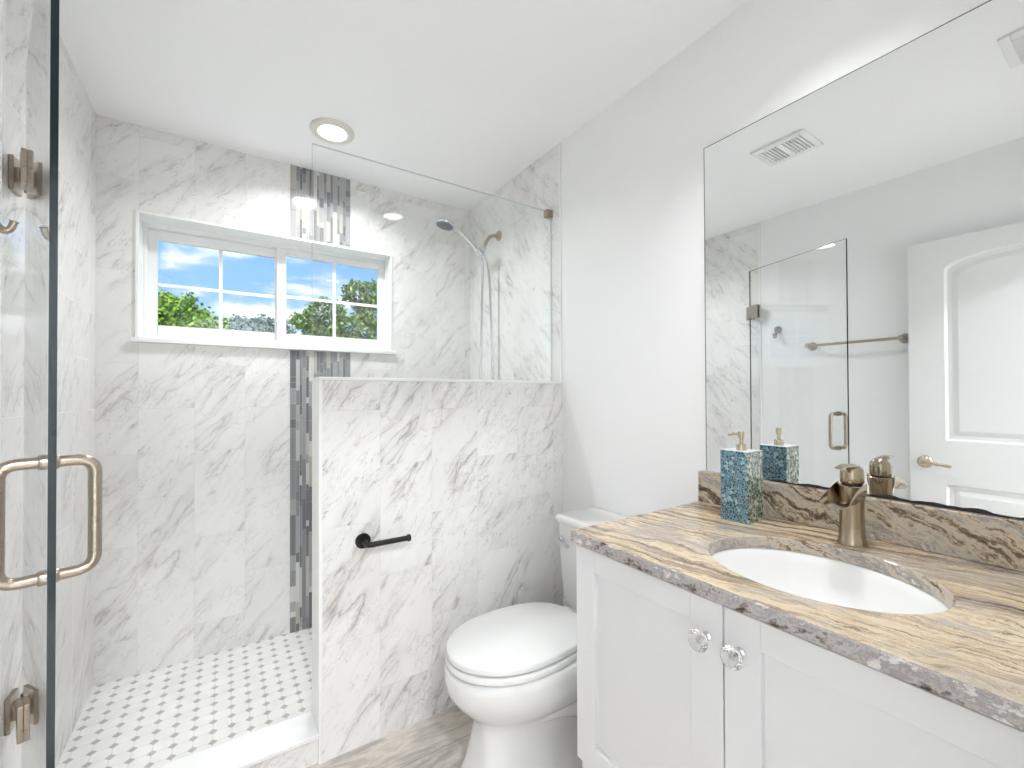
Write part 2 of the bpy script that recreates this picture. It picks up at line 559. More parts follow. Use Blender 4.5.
def rrect(x0, x1, y0, y1, r, n=5):
    p = []
    for cx, cy, a in ((x1 - r, y1 - r, 0), (x0 + r, y1 - r, 90), (x0 + r, y0 + r, 180), (x1 - r, y0 + r, 270)):
        p += arc(cx, cy, r, a, a + 90, n)
    return p


def fillet_path(pts, r, n=6):
    pts = [Vector(p) for p in pts]
    out = [pts[0]]
    for i in range(1, len(pts) - 1):
        a, b, c = pts[i - 1], pts[i], pts[i + 1]
        d1, d2 = (a - b).normalized(), (c - b).normalized()
        p0, p2 = b + d1 * r, b + d2 * r
        for k in range(n + 1):
            t = k / n
            out.append(p0 * (1 - t) ** 2 + b * 2 * t * (1 - t) + p2 * t * t)
    out.append(pts[-1])
    return out


# ------------------------------------------------------------------ dimensions (metres; room floor z=0)
L, R = -0.468, 1.343          # left tile face, right wall face
LW = -0.476                   # painted part of the left wall
B = 2.534                     # back wall tile face
YF = -0.035                   # front wall face (behind the camera line)
H = 2.4625
HY0, HY1, HX, HZ = 1.607, 1.745, 0.265, 1.316     # half wall
WX0, WX1, WZ0, WZ1 = -0.334, 0.814, 1.512, 2.076  # window opening
SF = 0.0225                   # shower floor

# ------------------------------------------------------------------ room shell
struct(MB().box(LW - 0.1, R + 0.1, YF - 0.06, B + 0.2, -0.1, 0).build('floor', X['wood']), 'grey wood plank floor of the bathroom', 'floor')
struct(MB().box(LW - 0.75, R + 0.1, -1.75, B + 0.2, H, H + 0.12).build('ceiling', X['ceil']), 'plain white flat bathroom ceiling', 'ceiling')

wb = MB()
wb.box(LW - 0.1, WX0, B, B + 0.2, 0, H).box(WX1, R + 0.1, B, B + 0.2, 0, H)
wb.box(WX0, WX1, B, B + 0.2, 0, WZ0).box(WX0, WX1, B, B + 0.2, WZ1, H)
wall_back = struct(wb.build('wall_back', X['tile_back']), 'marble tiled shower wall with the window in it', 'wall')

# mosaic strip let into the back wall, above and below the window
random.seed(5)
mo = MB()
mats = [X['mos%d' % i] for i in range(7)] + [X['grout']]
cols = [0.026, 0.016, 0.011, 0.018, 0.013, 0.021, 0.015, 0.011, 0.022, 0.013, 0.018, 0.012, 0.021, 0.011, 0.017, 0.013, 0.024]
sx = 0.302 / sum(cols)
for z0, z1 in ((SF, WZ0 - 0.022), (WZ1 + 0.004, H - 0.001)):
    mo.k = 7
    mo.box(0.279, 0.581, B - 0.003, B + 0.001, z0, z1)
    xx = 0.279
    for ci, cw in enumerate(cols):
        cw *= sx
        z = z0 - random.uniform(0, 0.1)
        while z < z1:
            ln = random.choice((0.05, 0.08, 0.11, 0.16, 0.21, 0.03))
            a, b = max(z, z0), min(z + ln, z1)
            if b - a > 0.006:
                mo.k = random.choice((0, 0, 0, 1, 1, 2, 3, 3, 3, 4, 5, 6))
                mo.box(xx + 0.0007, xx + cw - 0.0007, B - 0.0055 - random.uniform(0, 0.0008), B - 0.001, a + 0.0007, b - 0.0007)
            z += ln
        xx += cw
mo.build('mosaic_tile_strip', mats, wall_back)

wl = MB().box(LW - 0.1, LW, YF - 0.12, B + 0.2, 0, H).build('wall_left', X['wall'])
struct(wl, 'painted side wall behind the towel bar and the open door', 'wall')
MB().box(LW, L, HY0 - 0.002, B, 0, H).build('marble_tile_cladding', X['tile_side'], wl)
MB().box(LW, L + 0.001, HY0 - 0.010, HY0 - 0.002, 0, H).build('tile_edge_trim', X['quartz'], wl)
wr = MB().box(R, R + 0.1, -1.75, B + 0.2, 0, H).build('wall_right', X['wall'])
struct(wr, 'pale grey painted wall behind the mirror and the toilet', 'wall')
MB().box(R - 0.006, R, HY0 + 0.008, B, 0, H).build('marble_tile_cladding', X['tile_side'], wr)
MB().box(R - 0.008, R, HY0, HY0 + 0.008, HZ, H).build('tile_edge_trim', X['quartz'], wr)
wf = MB().box(LW, -0.385, YF - 0.12, YF, 0, H).box(0.385, R, YF - 0.12, YF, 0, H).box(-0.385, 0.385, YF - 0.12, YF, 2.05, H)
struct(wf.build('wall_front', X['wall']), 'entrance wall with the open doorway', 'wall')
wh = MB().box(LW - 0.75, LW - 0.65, -1.75, YF - 0.12, 0, H).box(LW - 0.75, R + 0.1, -1.85, -1.75, 0, H).box(LW - 0.75, LW - 0.1, YF - 0.22, YF - 0.12, 0, H)
struct(wh.build('wall_hall', X['wall']), 'painted hallway walls beyond the bathroom doorway', 'wall')
struct(MB().box(LW - 0.75, R + 0.1, -1.75, YF - 0.06, -0.1, 0).build('floor_hall', X['palebounce']), 'pale hallway floor beyond the bathroom doorway', 'floor')  # unseen floor, made pale to bounce light up into the room

struct(MB().box(L, R - 0.006, HY1 - 0.01, B, 0, SF).build('floor_shower', X['oct']), 'white octagon mosaic shower floor with small grey diamonds', 'floor')

# half wall with white edge pieces
hw = MB().box(HX + 0.012, R - 0.0005, HY0, HY1, 0, HZ - 0.012).build('wall_half', X['tile_half'])
struct(hw, 'marble tiled half wall between shower and toilet', 'wall')
MB().box(HX, R - 0.0005, HY0 - 0.004, HY1 + 0.004, HZ - 0.012, HZ).build('cap', X['quartz'], hw, bevel=0.002)
MB().box(HX, HX + 0.012, HY0 - 0.002, HY1 + 0.002, 0, HZ - 0.012).build('edge_trim', X['quartz'], hw, bevel=0.002)

cb = MB().box(L, HX, HY0 + 0.01, HY1 - 0.01, 0, 0.088).build('curb', X['tile_half'])
struct(cb, 'low shower curb with white slab top and tiled front', 'curb')
MB().box(L, HX, HY0 - 0.004, HY1 - 0.003, 0.088, 0.104).build('slab', X['quartz'], cb, bevel=0.002)

# ------------------------------------------------------------------ window
win = struct(thing('window_1', (0.246, B + 0.15, WZ0), 'white sliding window with grids high in the shower wall', 'window'))
fr = MB()
YO0, YO1 = B + 0.115, B + 0.19
fr.box(WX0, WX1, YO0, YO1, WZ0, WZ0 + 0.035).box(WX0, WX1, YO0, YO1, WZ1 - 0.025, WZ1)
fr.box(WX0, WX0 + 0.022, YO0, YO1, WZ0 + 0.035, WZ1 - 0.025).box(WX1 - 0.022, WX1, YO0, YO1, WZ0 + 0.035, WZ1 - 0.025)
fr.build('window_frame', X['vinyl'], win, bevel=0.003)
lin_ = MB()
t = 0.012
lin_.box(WX0 - 0.004, WX0 + t - 0.004, B - 0.008, YO0, WZ0, WZ1).box(WX1 - t + 0.004, WX1 + 0.004, B - 0.008, YO0, WZ0, WZ1)
lin_.box(WX0 - 0.004, WX1 + 0.004, B - 0.008, YO0, WZ1 - t + 0.006, WZ1 + 0.006)
lin_.build('marble_reveal', X['quartz'], win, bevel=0.002)
MB().box(WX0 - 0.018, WX1 + 0.022, B - 0.022, YO0, WZ0 - 0.02, WZ0 + 0.001).build('window_sill', X['quartz'], win, bevel=0.003)


def sash(x0, x1, z0, z1, y, fx0, fx1, fz0, fz1, mx, mz):
    s = MB()
    s.box(fx0, x0, y - 0.014, y + 0.014, fz0, fz1).box(x1, fx1, y - 0.014, y + 0.014, fz0, fz1)
    s.box(x0, x1, y - 0.014, y + 0.014, fz0, z0).box(x0, x1, y - 0.014, y + 0.014, z1, fz1)
    so_ = s.build('sash', X['vinyl'], win, bevel=0.003)
    MB().box(x0 - 0.003, x1 + 0.003, y - 0.003, y + 0.003, z0 - 0.003, z1 + 0.003).build('pane', X['wglass'], so_)
    b = MB().box(mx - 0.008, mx + 0.008, y - 0.008, y - 0.0035, z0, z1)
    b.box(x0, mx - 0.008, y - 0.008, y - 0.0035, mz - 0.008, mz + 0.008).box(mx + 0.008, x1, y - 0.008, y - 0.0035, mz - 0.008, mz + 0.008)
    b.build('muntin', X['vinyl'], so_)


sash(-0.276, 0.222, 1.593, 2.004, B + 0.158, WX0 + 0.02, 0.255, WZ0 + 0.035, WZ1 - 0.026, -0.023, 1.790)
sash(0.273, 0.770, 1.588, 2.016, B + 0.128, 0.228, WX1 - 0.02, WZ0 + 0.035, WZ1 - 0.026, 0.520, 1.792)

# ------------------------------------------------------------------ outdoors
struct(MB().box(-40, 40, B + 0.4, 60, -0.4, -0.3).build('ground', X['grass']), 'grass outside the window', 'ground')


def tree(name, x, y, clusters, mat, n, leaf, label, group, trunk_r, seed):
    rng = np.random.RandomState(seed)
    t_ = thing(name, (x, y, -0.3), label, 'tree', group)
    vs, fs = [], []
    wsum = sum(c[3] ** 2 for c in clusters)
    for cx, cy, cz, cr, fl in clusters:
        k = int(n * cr ** 2 / wsum)
        d = rng.normal(size=(k, 3))
        d /= np.linalg.norm(d, axis=1)[:, None]
        lump = 1 + 0.22 * np.sin(d[:, 0] * 7 + cx * 5) * np.cos(d[:, 2] * 6 + cz * 3) + 0.12 * np.sin(d[:, 1] * 13 + d[:, 0] * 11)
        rad = cr * lump * rng.uniform(0.55, 1.05, k) ** 0.5
        p = d * rad[:, None]
        p[:, 2] *= fl
        p += np.array([cx, cy, cz])
        a = rng.normal(size=(k, 3))
        a /= np.linalg.norm(a, axis=1)[:, None]
        b = np.cross(a, rng.normal(size=(k, 3)))
        b /= np.linalg.norm(b, axis=1)[:, None] + 1e-9
        sz = leaf * rng.uniform(0.6, 1.4, k)
        for i in range(k):
            o = len(vs)
            A, Bv = a[i] * sz[i], b[i] * sz[i] * 0.6
            vs += [tuple(p[i] - A), tuple(p[i] + Bv), tuple(p[i] + A), tuple(p[i] - Bv)]
            fs.append((o, o + 1, o + 2, o + 3))
    m_ = MB()
    m_.add(vs, fs)
    m_.build('foliage', mat, t_)
    tr = MB()
    tr.tube([(x, y, -0.3), (x + 0.05, y, 0.8), (x - 0.05, y, 2.0), (x, y, clusters[0][2])], [trunk_r * 1.3, trunk_r, trunk_r * 0.85, trunk_r * 0.5], 10)
    for cx, cy, cz, cr, fl in clusters[1:]:
        tr.tube([(x, y, min(1.7, cz - 0.4)), ((x + cx) / 2, (y + cy) / 2, (1.7 + cz) / 2 + 0.1), (cx, cy, cz)], [trunk_r * 0.6, trunk_r * 0.42, trunk_r * 0.12], 8)
    tr.build('trunk', X['bark'], t_, smooth=60)
    return t_


tree('broadleaf_tree', -1.2, 14, [(-1.15, 14, 3.2, 0.78, 0.9), (-1.9, 14.2, 3.1, 0.9, 0.9), (-0.55, 13.8, 2.75, 0.72, 0.8), (0.0, 14, 2.5, 0.6, 0.75), (-1.2, 14, 2.3, 1.1, 0.7)],
     X['leaf1'], 17000, 0.055, 'bright green bushy tree seen through the window beside the blue sky', 'trees outside the window', 0.13, 1)
tree('oak_tree', 3.3, 14, [(3.3, 14, 3.3, 0.75, 0.6), (3.75, 14.2, 4.45, 0.72, 0.62), (2.5, 13.9, 3.75, 0.55, 0.7), (1.95, 14, 3.45, 0.42, 0.6), (4.3, 14.0, 3.9, 0.8, 0.7),
                          (2.6, 14, 3.0, 0.7, 0.55), (3.4, 14, 2.6, 0.9, 0.5)],
     X['leaf2'], 12000, 0.055, 'spreading oak tree with gaps in its crown outside the window', 'trees outside the window', 0.14, 2)
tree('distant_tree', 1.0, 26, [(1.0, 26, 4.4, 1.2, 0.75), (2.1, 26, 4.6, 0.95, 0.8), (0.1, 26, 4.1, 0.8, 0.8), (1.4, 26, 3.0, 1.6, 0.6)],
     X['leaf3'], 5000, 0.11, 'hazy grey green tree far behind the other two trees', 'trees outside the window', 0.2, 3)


# ------------------------------------------------------------------ ceiling fittings
def downlight(x, y, mat, label, r=0.095, watts=0.0, spread=180.0):
    t_ = thing('recessed_downlight', (x, y, H), label, 'ceiling light', 'round ceiling downlights')
    MB().lathe([(r * 0.64, -0.011), (r * 0.72, -0.016), (r * 0.92, -0.014), (r, -0.007), (r, 0.0)], (x, y, H), n=48, cap0=False, cap1=False).build('trim_ring', X['ring'], t_, smooth=50)
    MB().lathe([(r * 0.65, -0.010), (r * 0.65, -0.002)], (x, y, H), n=48).build('diffuser', mat, t_)
    if watts:
        ld = bpy.data.lights.new('downlight_lamp', 'AREA')
        ld.shape = 'DISK'
        ld.size = r * 1.3
        ld.energy = watts
        ld.spread = math.radians(spread)
        ld.color = (0.965, 0.985, 1.0)
        lo = bpy.data.objects.new('downlight_lamp', ld)
        COL.objects.link(lo)
        lo.parent = t_
        lo.location = (0, 0, -0.0125)
    return t_


downlight(0.405, 2.105, X['lamp'], 'lit round downlight in the ceiling above the shower', 0.095, DOWNLIGHT, 150)
downlight(0.935, 0.489, X['lamp_room'], 'lit round downlight in the ceiling above the vanity', 0.095, ROOMLIGHT, 105)
downlight(0.0, -0.95, X['fill_hall'], 'added round fill light in the unseen hallway ceiling', 0.16)  # added lamp out of view, fills the room through the doorway

t_ = thing('exhaust_fan', (0.375, 1.04, H), 'square white exhaust fan grille in the ceiling, seen in the mirror', 'vent')
s = MB()
fx0, fx1, fy0, fy1 = 0.27, 0.48, 0.92, 1.16
s.box(fx0, fx1, fy0, fy0 + 0.025, H - 0.014, H).box(fx0, fx1, fy1 - 0.025, fy1, H - 0.014, H)
s.box(fx0, fx0 + 0.03, fy0 + 0.025, fy1 - 0.025, H - 0.014, H).box(fx1 - 0.03, fx1, fy0 + 0.025, fy1 - 0.025, H - 0.014, H)
s.box(fx0 + 0.03, fx1 - 0.03, 1.026, 1.054, H - 0.014, H - 0.006)
s.build('grille_frame', X['vinyl'], t_, bevel=0.003)
s = MB()
for k in range(5):
    for y0 in (fy0 + 0.031, 1.060):
        s.box(fx0 + 0.03, fx1 - 0.03, y0 + k * 0.0155, y0 + k * 0.0155 + 0.0085, H - 0.013, H - 0.004)
s.build('slats', X['vinyl'], t_)
MB().box(fx0 + 0.03, fx1 - 0.03, fy0 + 0.025, fy1 - 0.025, H - 0.002, H - 0.0005).build('dark_opening', X['dark'], t_)

t_ = thing('air_vent', (0.36, 0.20, H), 'white slatted air register at the edge of the mirror reflection', 'vent')
ax0, ax1, ay0, ay1 = 0.24, 0.47, 0.05, 0.325
s = MB().box(ax0, ax1, ay0, ay0 + 0.03, H - 0.01, H).box(ax0, ax1, ay1 - 0.03, ay1, H - 0.01, H)
s.box(ax0, ax0 + 0.035, ay0 + 0.03, ay1 - 0.03, H - 0.01, H).box(ax1 - 0.035, ax1, ay0 + 0.03, ay1 - 0.03, H - 0.01, H)
s.build('register_frame', X['vinyl'], t_, bevel=0.003)
s = MB()
for k in range(8):
    x0 = ax0 + 0.04 + k * 0.0195
    s.prism([(x0, H - 0.012), (x0 + 0.004, H - 0.012), (x0 + 0.013, H - 0.003), (x0 + 0.009, H - 0.003)], 'y', ay0 + 0.03, ay1 - 0.03)
s.build('slats', X['vinyl'], t_)
MB().box(ax0 + 0.035, ax1 - 0.035, ay0 + 0.03, ay1 - 0.03, H - 0.002, H - 0.0005).build('dark_opening', X['dark'], t_)

# ------------------------------------------------------------------ shower glass
GY = 1.680
pn = thing('shower_glass_panel', (0.8, GY, HZ), 'clear fixed glass panel standing on the half wall', 'glass panel')


def sheet(name, x0, x1, z0, z1, parent, edge, th=0.010):
    """glass sheet in local x-z, its two faces clear and its rim a darker edge"""
    m_ = MB()
    h = th / 2
    v = [(x0, -h, z0), (x1, -h, z0), (x1, -h, z1), (x0, -h, z1), (x0, h, z0), (x1, h, z0), (x1, h, z1), (x0, h, z1)]
    m_.k = 0
    m_.add(v, [(0, 1, 2, 3), (7, 6, 5, 4)])
    m_.k = 1
    m_.add(v, [(0, 4, 5, 1), (1, 5, 6, 2), (2, 6, 7, 3), (3, 7, 4, 0)])
    o = m_.build(name, [X['glass'], edge])
    o.parent = parent
    return o


o = sheet('glass', 0.255 - 0.8, R - 0.008 - 0.8, 0.0, 2.149 - HZ, pn, X['gedge2'])
s = MB().box(1.300 - 0.8, R - 0.0065 - 0.8, -0.014, 0.014, 2.118 - HZ, 2.156 - HZ)
b = s.build('wall_clip', X['nickel'], bevel=0.002)
b.parent = pn

# hinged door, swung into the room; local x runs from the hinge to the free edge
hx, hy = -0.440, 1.665
ex, ey = -0.2365, 1.0064
ang = math.atan2(ey - hy, ex - hx)
Wd = math.hypot(ex - hx, ey - hy)
dr = thing('shower_door', (hx, hy, 0.115), 'open frameless glass shower door hinged on the tiled wall', 'shower door')
dr.rotation_euler = (0, 0, ang)
sheet('glass', 0.012, Wd, 0, 2.124 - 0.115, dr, X['gedge'])


def pull(sign):
    z0, z1 = 0.942 - 0.115, 1.138 - 0.115
    xh = Wd - 0.058
    d = 0.058
    path = fillet_path([(xh, sign * 0.005, z0), (xh, sign * d, z0), (xh, sign * d, z1), (xh, sign * 0.005, z1)], 0.026, 8)
    return path


hd = MB()
for sg in (1, -1):
    hd.tube(pull(sg), 0.0098, 16)
    for z in (0.942 - 0.115, 1.138 - 0.115):
        hd.lathe([(0.013, 0.0), (0.013, 0.006), (0.0115, 0.008)], (Wd - 0.058, sg * 0.005, z), (0, sg, 0), 20)
h_ = hd.build('pull_handle', X['nickel'], smooth=50)
h_.parent = dr
for zc in (1.83 - 0.115, 0.435 - 0.115):
    s = MB()
    s.box(0.03, 0.085, 0.005, 0.016, zc - 0.045, zc + 0.045).box(0.03, 0.085, -0.016, -0.005, zc - 0.045, zc + 0.045)
    s.box(0.0, 0.03, -0.013, 0.013, zc - 0.022, zc + 0.022)
    s.lathe([(0.008, -0.045), (0.008, 0.045)], (0.012, 0, zc), n=16)
    hb = s.build('hinge', X['nickel'], bevel=0.0015)
    hb.parent = dr
    # leaf on the wall, in world space under the hinge
    q = MB().box(L + 0.0005, L + 0.010, hy - 0.028, hy + 0.028, zc + 0.115 - 0.045, zc + 0.115 + 0.045).box(L + 0.008, hx, hy - 0.013, hy + 0.013, zc + 0.115 - 0.02, zc + 0.115 + 0.02)
    Mi = (Matrix.Translation((hx, hy, 0.115)) @ Matrix.Rotation(ang, 4, 'Z')).inverted()
    q.v = [tuple(Mi @ Vector(p)) for p in q.v]
    hl = q.build('wall_leaf', X['nickel'], bevel=0.0015)
    hl.parent = hb

# ------------------------------------------------------------------ hand shower
Yh = 2.168
t_ = thing('hand_shower', (R - 0.006, Yh, 2.185), 'chrome hand shower on its wall arm with a hanging hose', 'shower head')
MB().lathe([(0.030, 0), (0.030, 0.004), (0.024, 0.011), (0.012, 0.015)], (R - 0.006, Yh, 2.185), (-1, 0, 0), 32).build('wall_flange', X['nickel'], t_, smooth=40)
MB().tube(fillet_path([(R - 0.012, Yh, 2.185), (1.272, Yh, 2.172), (1.232, Yh, 2.095)], 0.03, 6), 0.0105, 14).build('shower_arm', X['nickel'], t_, smooth=50)
s = MB().lathe([(0.013, 0), (0.017, 0.006), (0.017, 0.034), (0.013, 0.04)], (1.238, Yh, 2.105), (-0.45, 0, -0.89), 24)
s.lathe([(0.012, -0.02), (0.018, -0.015), (0.018, 0.02), (0.014, 0.026)], (1.205, Yh, 2.062), (-0.62, 0, 0.78), 24)
s.build('holder', X['chrome'], t_, smooth=40)
hd_ = MB().tube(fillet_path([(1.222, Yh, 2.03), (1.190, Yh, 2.075), (1.09, Yh, 2.152), (1.03, Yh, 2.178)], 0.03, 6),
                [0.010] + [0.0115] * 7 + [0.0125] * 7 + [0.017], 16).build('handle', X['chrome'], t_, smooth=50)
ax = Vector((-0.22, 0, -0.97)).normalized()
hc = Vector((0.995, Yh, 2.186))
MB().lathe([(0.016, -0.020), (0.040, -0.012), (0.052, 0.0), (0.054, 0.010), (0.050, 0.016)], hc, ax, 40).build('shower_head', X['chrome'], t_, smooth=40)
s = MB().lathe([(0.046, 0.0), (0.046, 0.0015)], hc + ax * 0.016, ax, 36)
e1 = ax.cross(Vector((0, 1, 0))).normalized()
for k in range(3):
    for j in range((8, 14, 20)[k]):
        a = 2 * PI * j / (8, 14, 20)[k]
        q = hc + ax * 0.017 + (e1 * math.cos(a) + Vector((0, 1, 0)) * math.sin(a)) * (0.014, 0.026, 0.038)[k]
        s.lathe([(0.0022, 0.0), (0.0016, 0.003)], q, ax, 6)
s.build('spray_face', X['steel'], t_)
hose = [(1.224, Yh, 2.035), (1.226, Yh, 1.98), (1.222, Yh, 1.8), (1.212, Yh, 1.45), (1.205, Yh, 1.1), (1.215, Yh, 0.86), (1.25, Yh, 0.78), (1.282, Yh, 0.86), (1.296, Yh, 1.1),
        (1.290, Yh, 1.4), (1.276, Yh, 1.8), (1.262, Yh, 1.98), (1.236, Yh, 2.06), (1.226, Yh, 2.085)]


def spline(pts, n=8):
    pts = [Vector(p) for p in pts]
    out = []
    for i in range(len(pts) - 1):
        p0, p1, p2, p3 = pts[max(0, i - 1)], pts[i], pts[i + 1], pts[min(len(pts) - 1, i + 2)]
        for k in range(n):
            t = k / n
            out.append(0.5 * ((2 * p1) + (p2 - p0) * t + (2 * p0 - 5 * p1 + 4 * p2 - p3) * t * t + (3 * p1 - p0 - 3 * p2 + p3) * t ** 3))
    out.append(pts[-1])
    return out


MB().tube(spline(hose), 0.0075, 10).build('hose', X['chrome'], t_, smooth=50)

# ------------------------------------------------------------------ paper holder
t_ = thing('toilet_paper_holder', (0.43, HY0, 0.735), 'matte black toilet paper holder on the tiled half wall', 'toilet paper holder')
MB().lathe([(0.027, 0), (0.027, 0.006), (0.0255, 0.008)], (0.412, HY0, 0.730), (0, -1, 0), 36).build('wall_plate', X['black'], t_, smooth=40)
s = MB().tube(fillet_path([(0.412, HY0 - 0.006, 0.730), (0.412, HY0 - 0.062, 0.730), (0.562, HY0 - 0.062, 0.730)], 0.012, 5), 0.0095, 16)
s.lathe([(0.0125, 0), (0.0125, 0.008), (0.011, 0.010)], (0.556, HY0 - 0.062, 0.730), (1, 0, 0), 20)
s.build('arm', X['black'], t_, smooth=50)

# ------------------------------------------------------------------ towel bar + robe hook on the left wall
t_ = thing('towel_bar', (LW, 1.05, 1.556), 'brushed nickel towel bar on the painted wall behind the glass door', 'towel bar')
for y in (0.820, 1.277):
    MB().lathe([(0.027, 0), (0.027, 0.008), (0.020, 0.018), (0.013, 0.05), (0.015, 0.058), (0.015, 0.078), (0.012, 0.082)], (LW, y, 1.556), (1, 0, 0), 28).build('post', X['nickel'], t_, smooth=40)
MB().tube([(LW + 0.066, 0.822, 1.556), (LW + 0.066, 1.275, 1.556)], 0.008, 16).build('bar', X['nickel'], t_, smooth=50)

t_ = thing('robe_hook', (LW, 1.50, 1.69), 'brushed nickel robe hook on the painted wall near the shower door hinge', 'hook')
MB().lathe([(0.024, 0), (0.024, 0.007), (0.016, 0.014)], (LW, 1.485, 1.69), (1, 0, 0), 28).build('wall_plate', X['nickel'], t_, smooth=40)
MB().tube(spline([(LW + 0.01, 1.485, 1.69), (LW + 0.028, 1.485, 1.675), (LW + 0.032, 1.484, 1.652), (LW + 0.042, 1.485, 1.637), (LW + 0.055, 1.486, 1.640), (LW + 0.061, 1.487, 1.660)], 6),
          [0.011] * 8 + [0.0085] * 14 + [0.007] * 8 + [0.009], 14).build('hook', X['nickel'], t_, smooth=50)

# ------------------------------------------------------------------ panelled door standing open against the left wall
dX0, dX1, dY0, dY1 = -0.420, -0.384, 0.022, 0.784
dz0, dz1 = 0.010, 2.040
door = struct(thing('door_1', (-0.40, 0.02, 0), 'white two panel door with arched top panel, reflected in the mirror', 'door'))
py0, py1 = 0.162, 0.644
fr = MB()
fr.box(dX0, dX1, dY0, py0, dz0, dz1).box(dX0, dX1, py1, dY1, dz0, dz1)
fr.box(dX0, dX1, py0, py1, dz0, 0.20).box(dX0, dX1, py0, py1, 0.790, 1.012)
zs, zt = 1.872, 1.945


def arch(y0, y1, z0, z1, n=16):
    """points along a shallow arch from (y1,z0) over (mid,z1) to (y0,z0)"""
    c = (y0 + y1) / 2
    return [(c + (y1 - y0) / 2 * math.cos(PI * i / n), z0 + (z1 - z0) * math.sin(PI * i / n) ** 0.9) for i in range(n + 1)]


ap = arch(py0, py1, zs, zt)
for i in range(len(ap) - 1):
    (ya, za), (yb, zb) = ap[i], ap[i + 1]
    fr.prism([(yb, zb), (ya, za), (ya, dz1), (yb, dz1)], 'x', dX0, dX1)
fr.build('frame', X['white'], door)


def panel(z0, z1s, z1t):
    m_ = MB()

    def ring(ins, x):
        if z1t is None:
            p = [(py1 - ins, z0 + ins), (py1 - ins, z1s - ins), (py0 + ins, z1s - ins), (py0 + ins, z0 + ins)]
        else:
            p = [(py1 - ins, z0 + ins)] + arch(py0 + ins, py1 - ins, z1s - ins, z1t - ins) + [(py0 + ins, z0 + ins)]
        return [(x, a, b_) for a, b_ in p]
    for xs in ((dX1, -1), (dX0, 1)):
        x, sg = xs
        m_.loft([ring(0.0, x), ring(0.010, x + sg * 0.009), ring(0.026, x + sg * 0.010), ring(0.050, x + sg * 0.003), ring(0.052, x + sg * 0.003)], False, True)
    return m_.build('panel', X['white'], door)


panel(1.012, zs, zt)
panel(0.20, 0.790, None)
hz = 0.897
s = MB().lathe([(0.032, 0), (0.032, 0.006), (0.024, 0.013), (0.013, 0.017), (0.012, 0.048), (0.015, 0.052), (0.012, 0.06)], (dX1, 0.722, hz), (1, 0, 0), 32)
s.tube(spline([(dX1 + 0.052, 0.728, hz), (dX1 + 0.054, 0.70, hz + 0.002), (dX1 + 0.053, 0.66, hz - 0.004), (dX1 + 0.050, 0.615, hz - 0.010)], 6),
       [0.011] * 6 + [0.0095] * 6 + [0.008] * 6 + [0.006], 14)
s.build('lever_handle', X['brass'], door, smooth=50)
MB().box(dX0 + 0.006, dX1 - 0.006, dY1, dY1 + 0.0015, hz - 0.028, hz + 0.028).build('latch_plate', X['brass'], door)
for z in (0.25, 1.05, 1.85):
    MB().lathe([(0.006, -0.045), (0.006, 0.045)], (dX0 - 0.002, dY0 - 0.006, z), n=12).build('hinge', X['nickel'], door, smooth=50)

# ------------------------------------------------------------------ toilet
YC = 1.215
t_ = thing('toilet', (0.95, YC, 0), 'white two piece toilet with closed lid beside the half wall', 'toilet')


def oval(xf, xb, w_, z, n=56, ex=2.0, split=0.46, exb=2.6):
    """egg outline: long rounded nose towards -X, fuller back"""
    xm = xf + (xb - xf) * split
    out = []
    for i in range(n):
        a = 2 * PI * i / n
        c, s__ = math.cos(a), math.sin(a)
        e = exb if c > 0 else ex
        cx = math.copysign(abs(c) ** (2 / e), c)
        sy = math.copysign(abs(s__) ** (2 / e), s__)
        x = xm + cx * ((xb - xm) if c > 0 else (xm - xf))
        out.append((x, YC + sy * w_, z))
    return out


s = MB()
s.loft([oval(0.608, 1.19, 0.120, 0.0, ex=3.6), oval(0.613, 1.19, 0.119, 0.02, ex=3.6), oval(0.640, 1.19, 0.106, 0.08, ex=3.6), oval(0.660, 1.19, 0.099, 0.16, ex=3.4),
        oval(0.664, 1.19, 0.100, 0.212, ex=2.9), oval(0.655, 1.19, 0.114, 0.236, ex=2.4), oval(0.628, 1.19, 0.146, 0.262, ex=2.1), oval(0.592, 1.19, 0.171, 0.30),
        oval(0.570, 1.18, 0.179, 0.335), oval(0.562, 1.17, 0.182, 0.376), oval(0.564, 1.165, 0.181, 0.401), oval(0.576, 1.15, 0.174, 0.407)])
s.loft([[(x, y, z) for x, y in rrect(1.06, 1.325, YC - 0.12, YC + 0.12, 0.03)] for z in (0.30, 0.404)])
# trapway bulge along the flanks
for sg in (1, -1):
    s.tube(spline([(0.80, YC + sg * 0.052, 0.222), (0.92, YC + sg * 0.088, 0.235), (1.02, YC + sg * 0.094, 0.19), (1.08, YC + sg * 0.085, 0.08), (1.09, YC + sg * 0.08, 0.01)], 6), 0.040, 16)
s.build('bowl', X['china'], t_, smooth=55)


def pad(xf, xb, w_, z0, z1, dome=0.0, rim=0.006):
    rings = [oval(xf + rim, xb - rim, w_ - rim, z0), oval(xf, xb, w_, z0 + rim * 0.6), oval(xf, xb, w_, z1 - rim), oval(xf + rim * 0.35, xb - rim * 0.35, w_ - rim * 0.35, z1 - rim * 0.3),
             oval(xf + rim * 1.3, xb - rim * 1.3, w_ - rim * 1.3, z1)]
    if dome:
        rings += [oval(xf + 0.05, xb - 0.05, w_ - 0.05, z1 + dome * 0.6), oval(xf + 0.13, xb - 0.15, w_ - 0.12, z1 + dome)]
    return MB().loft(rings)


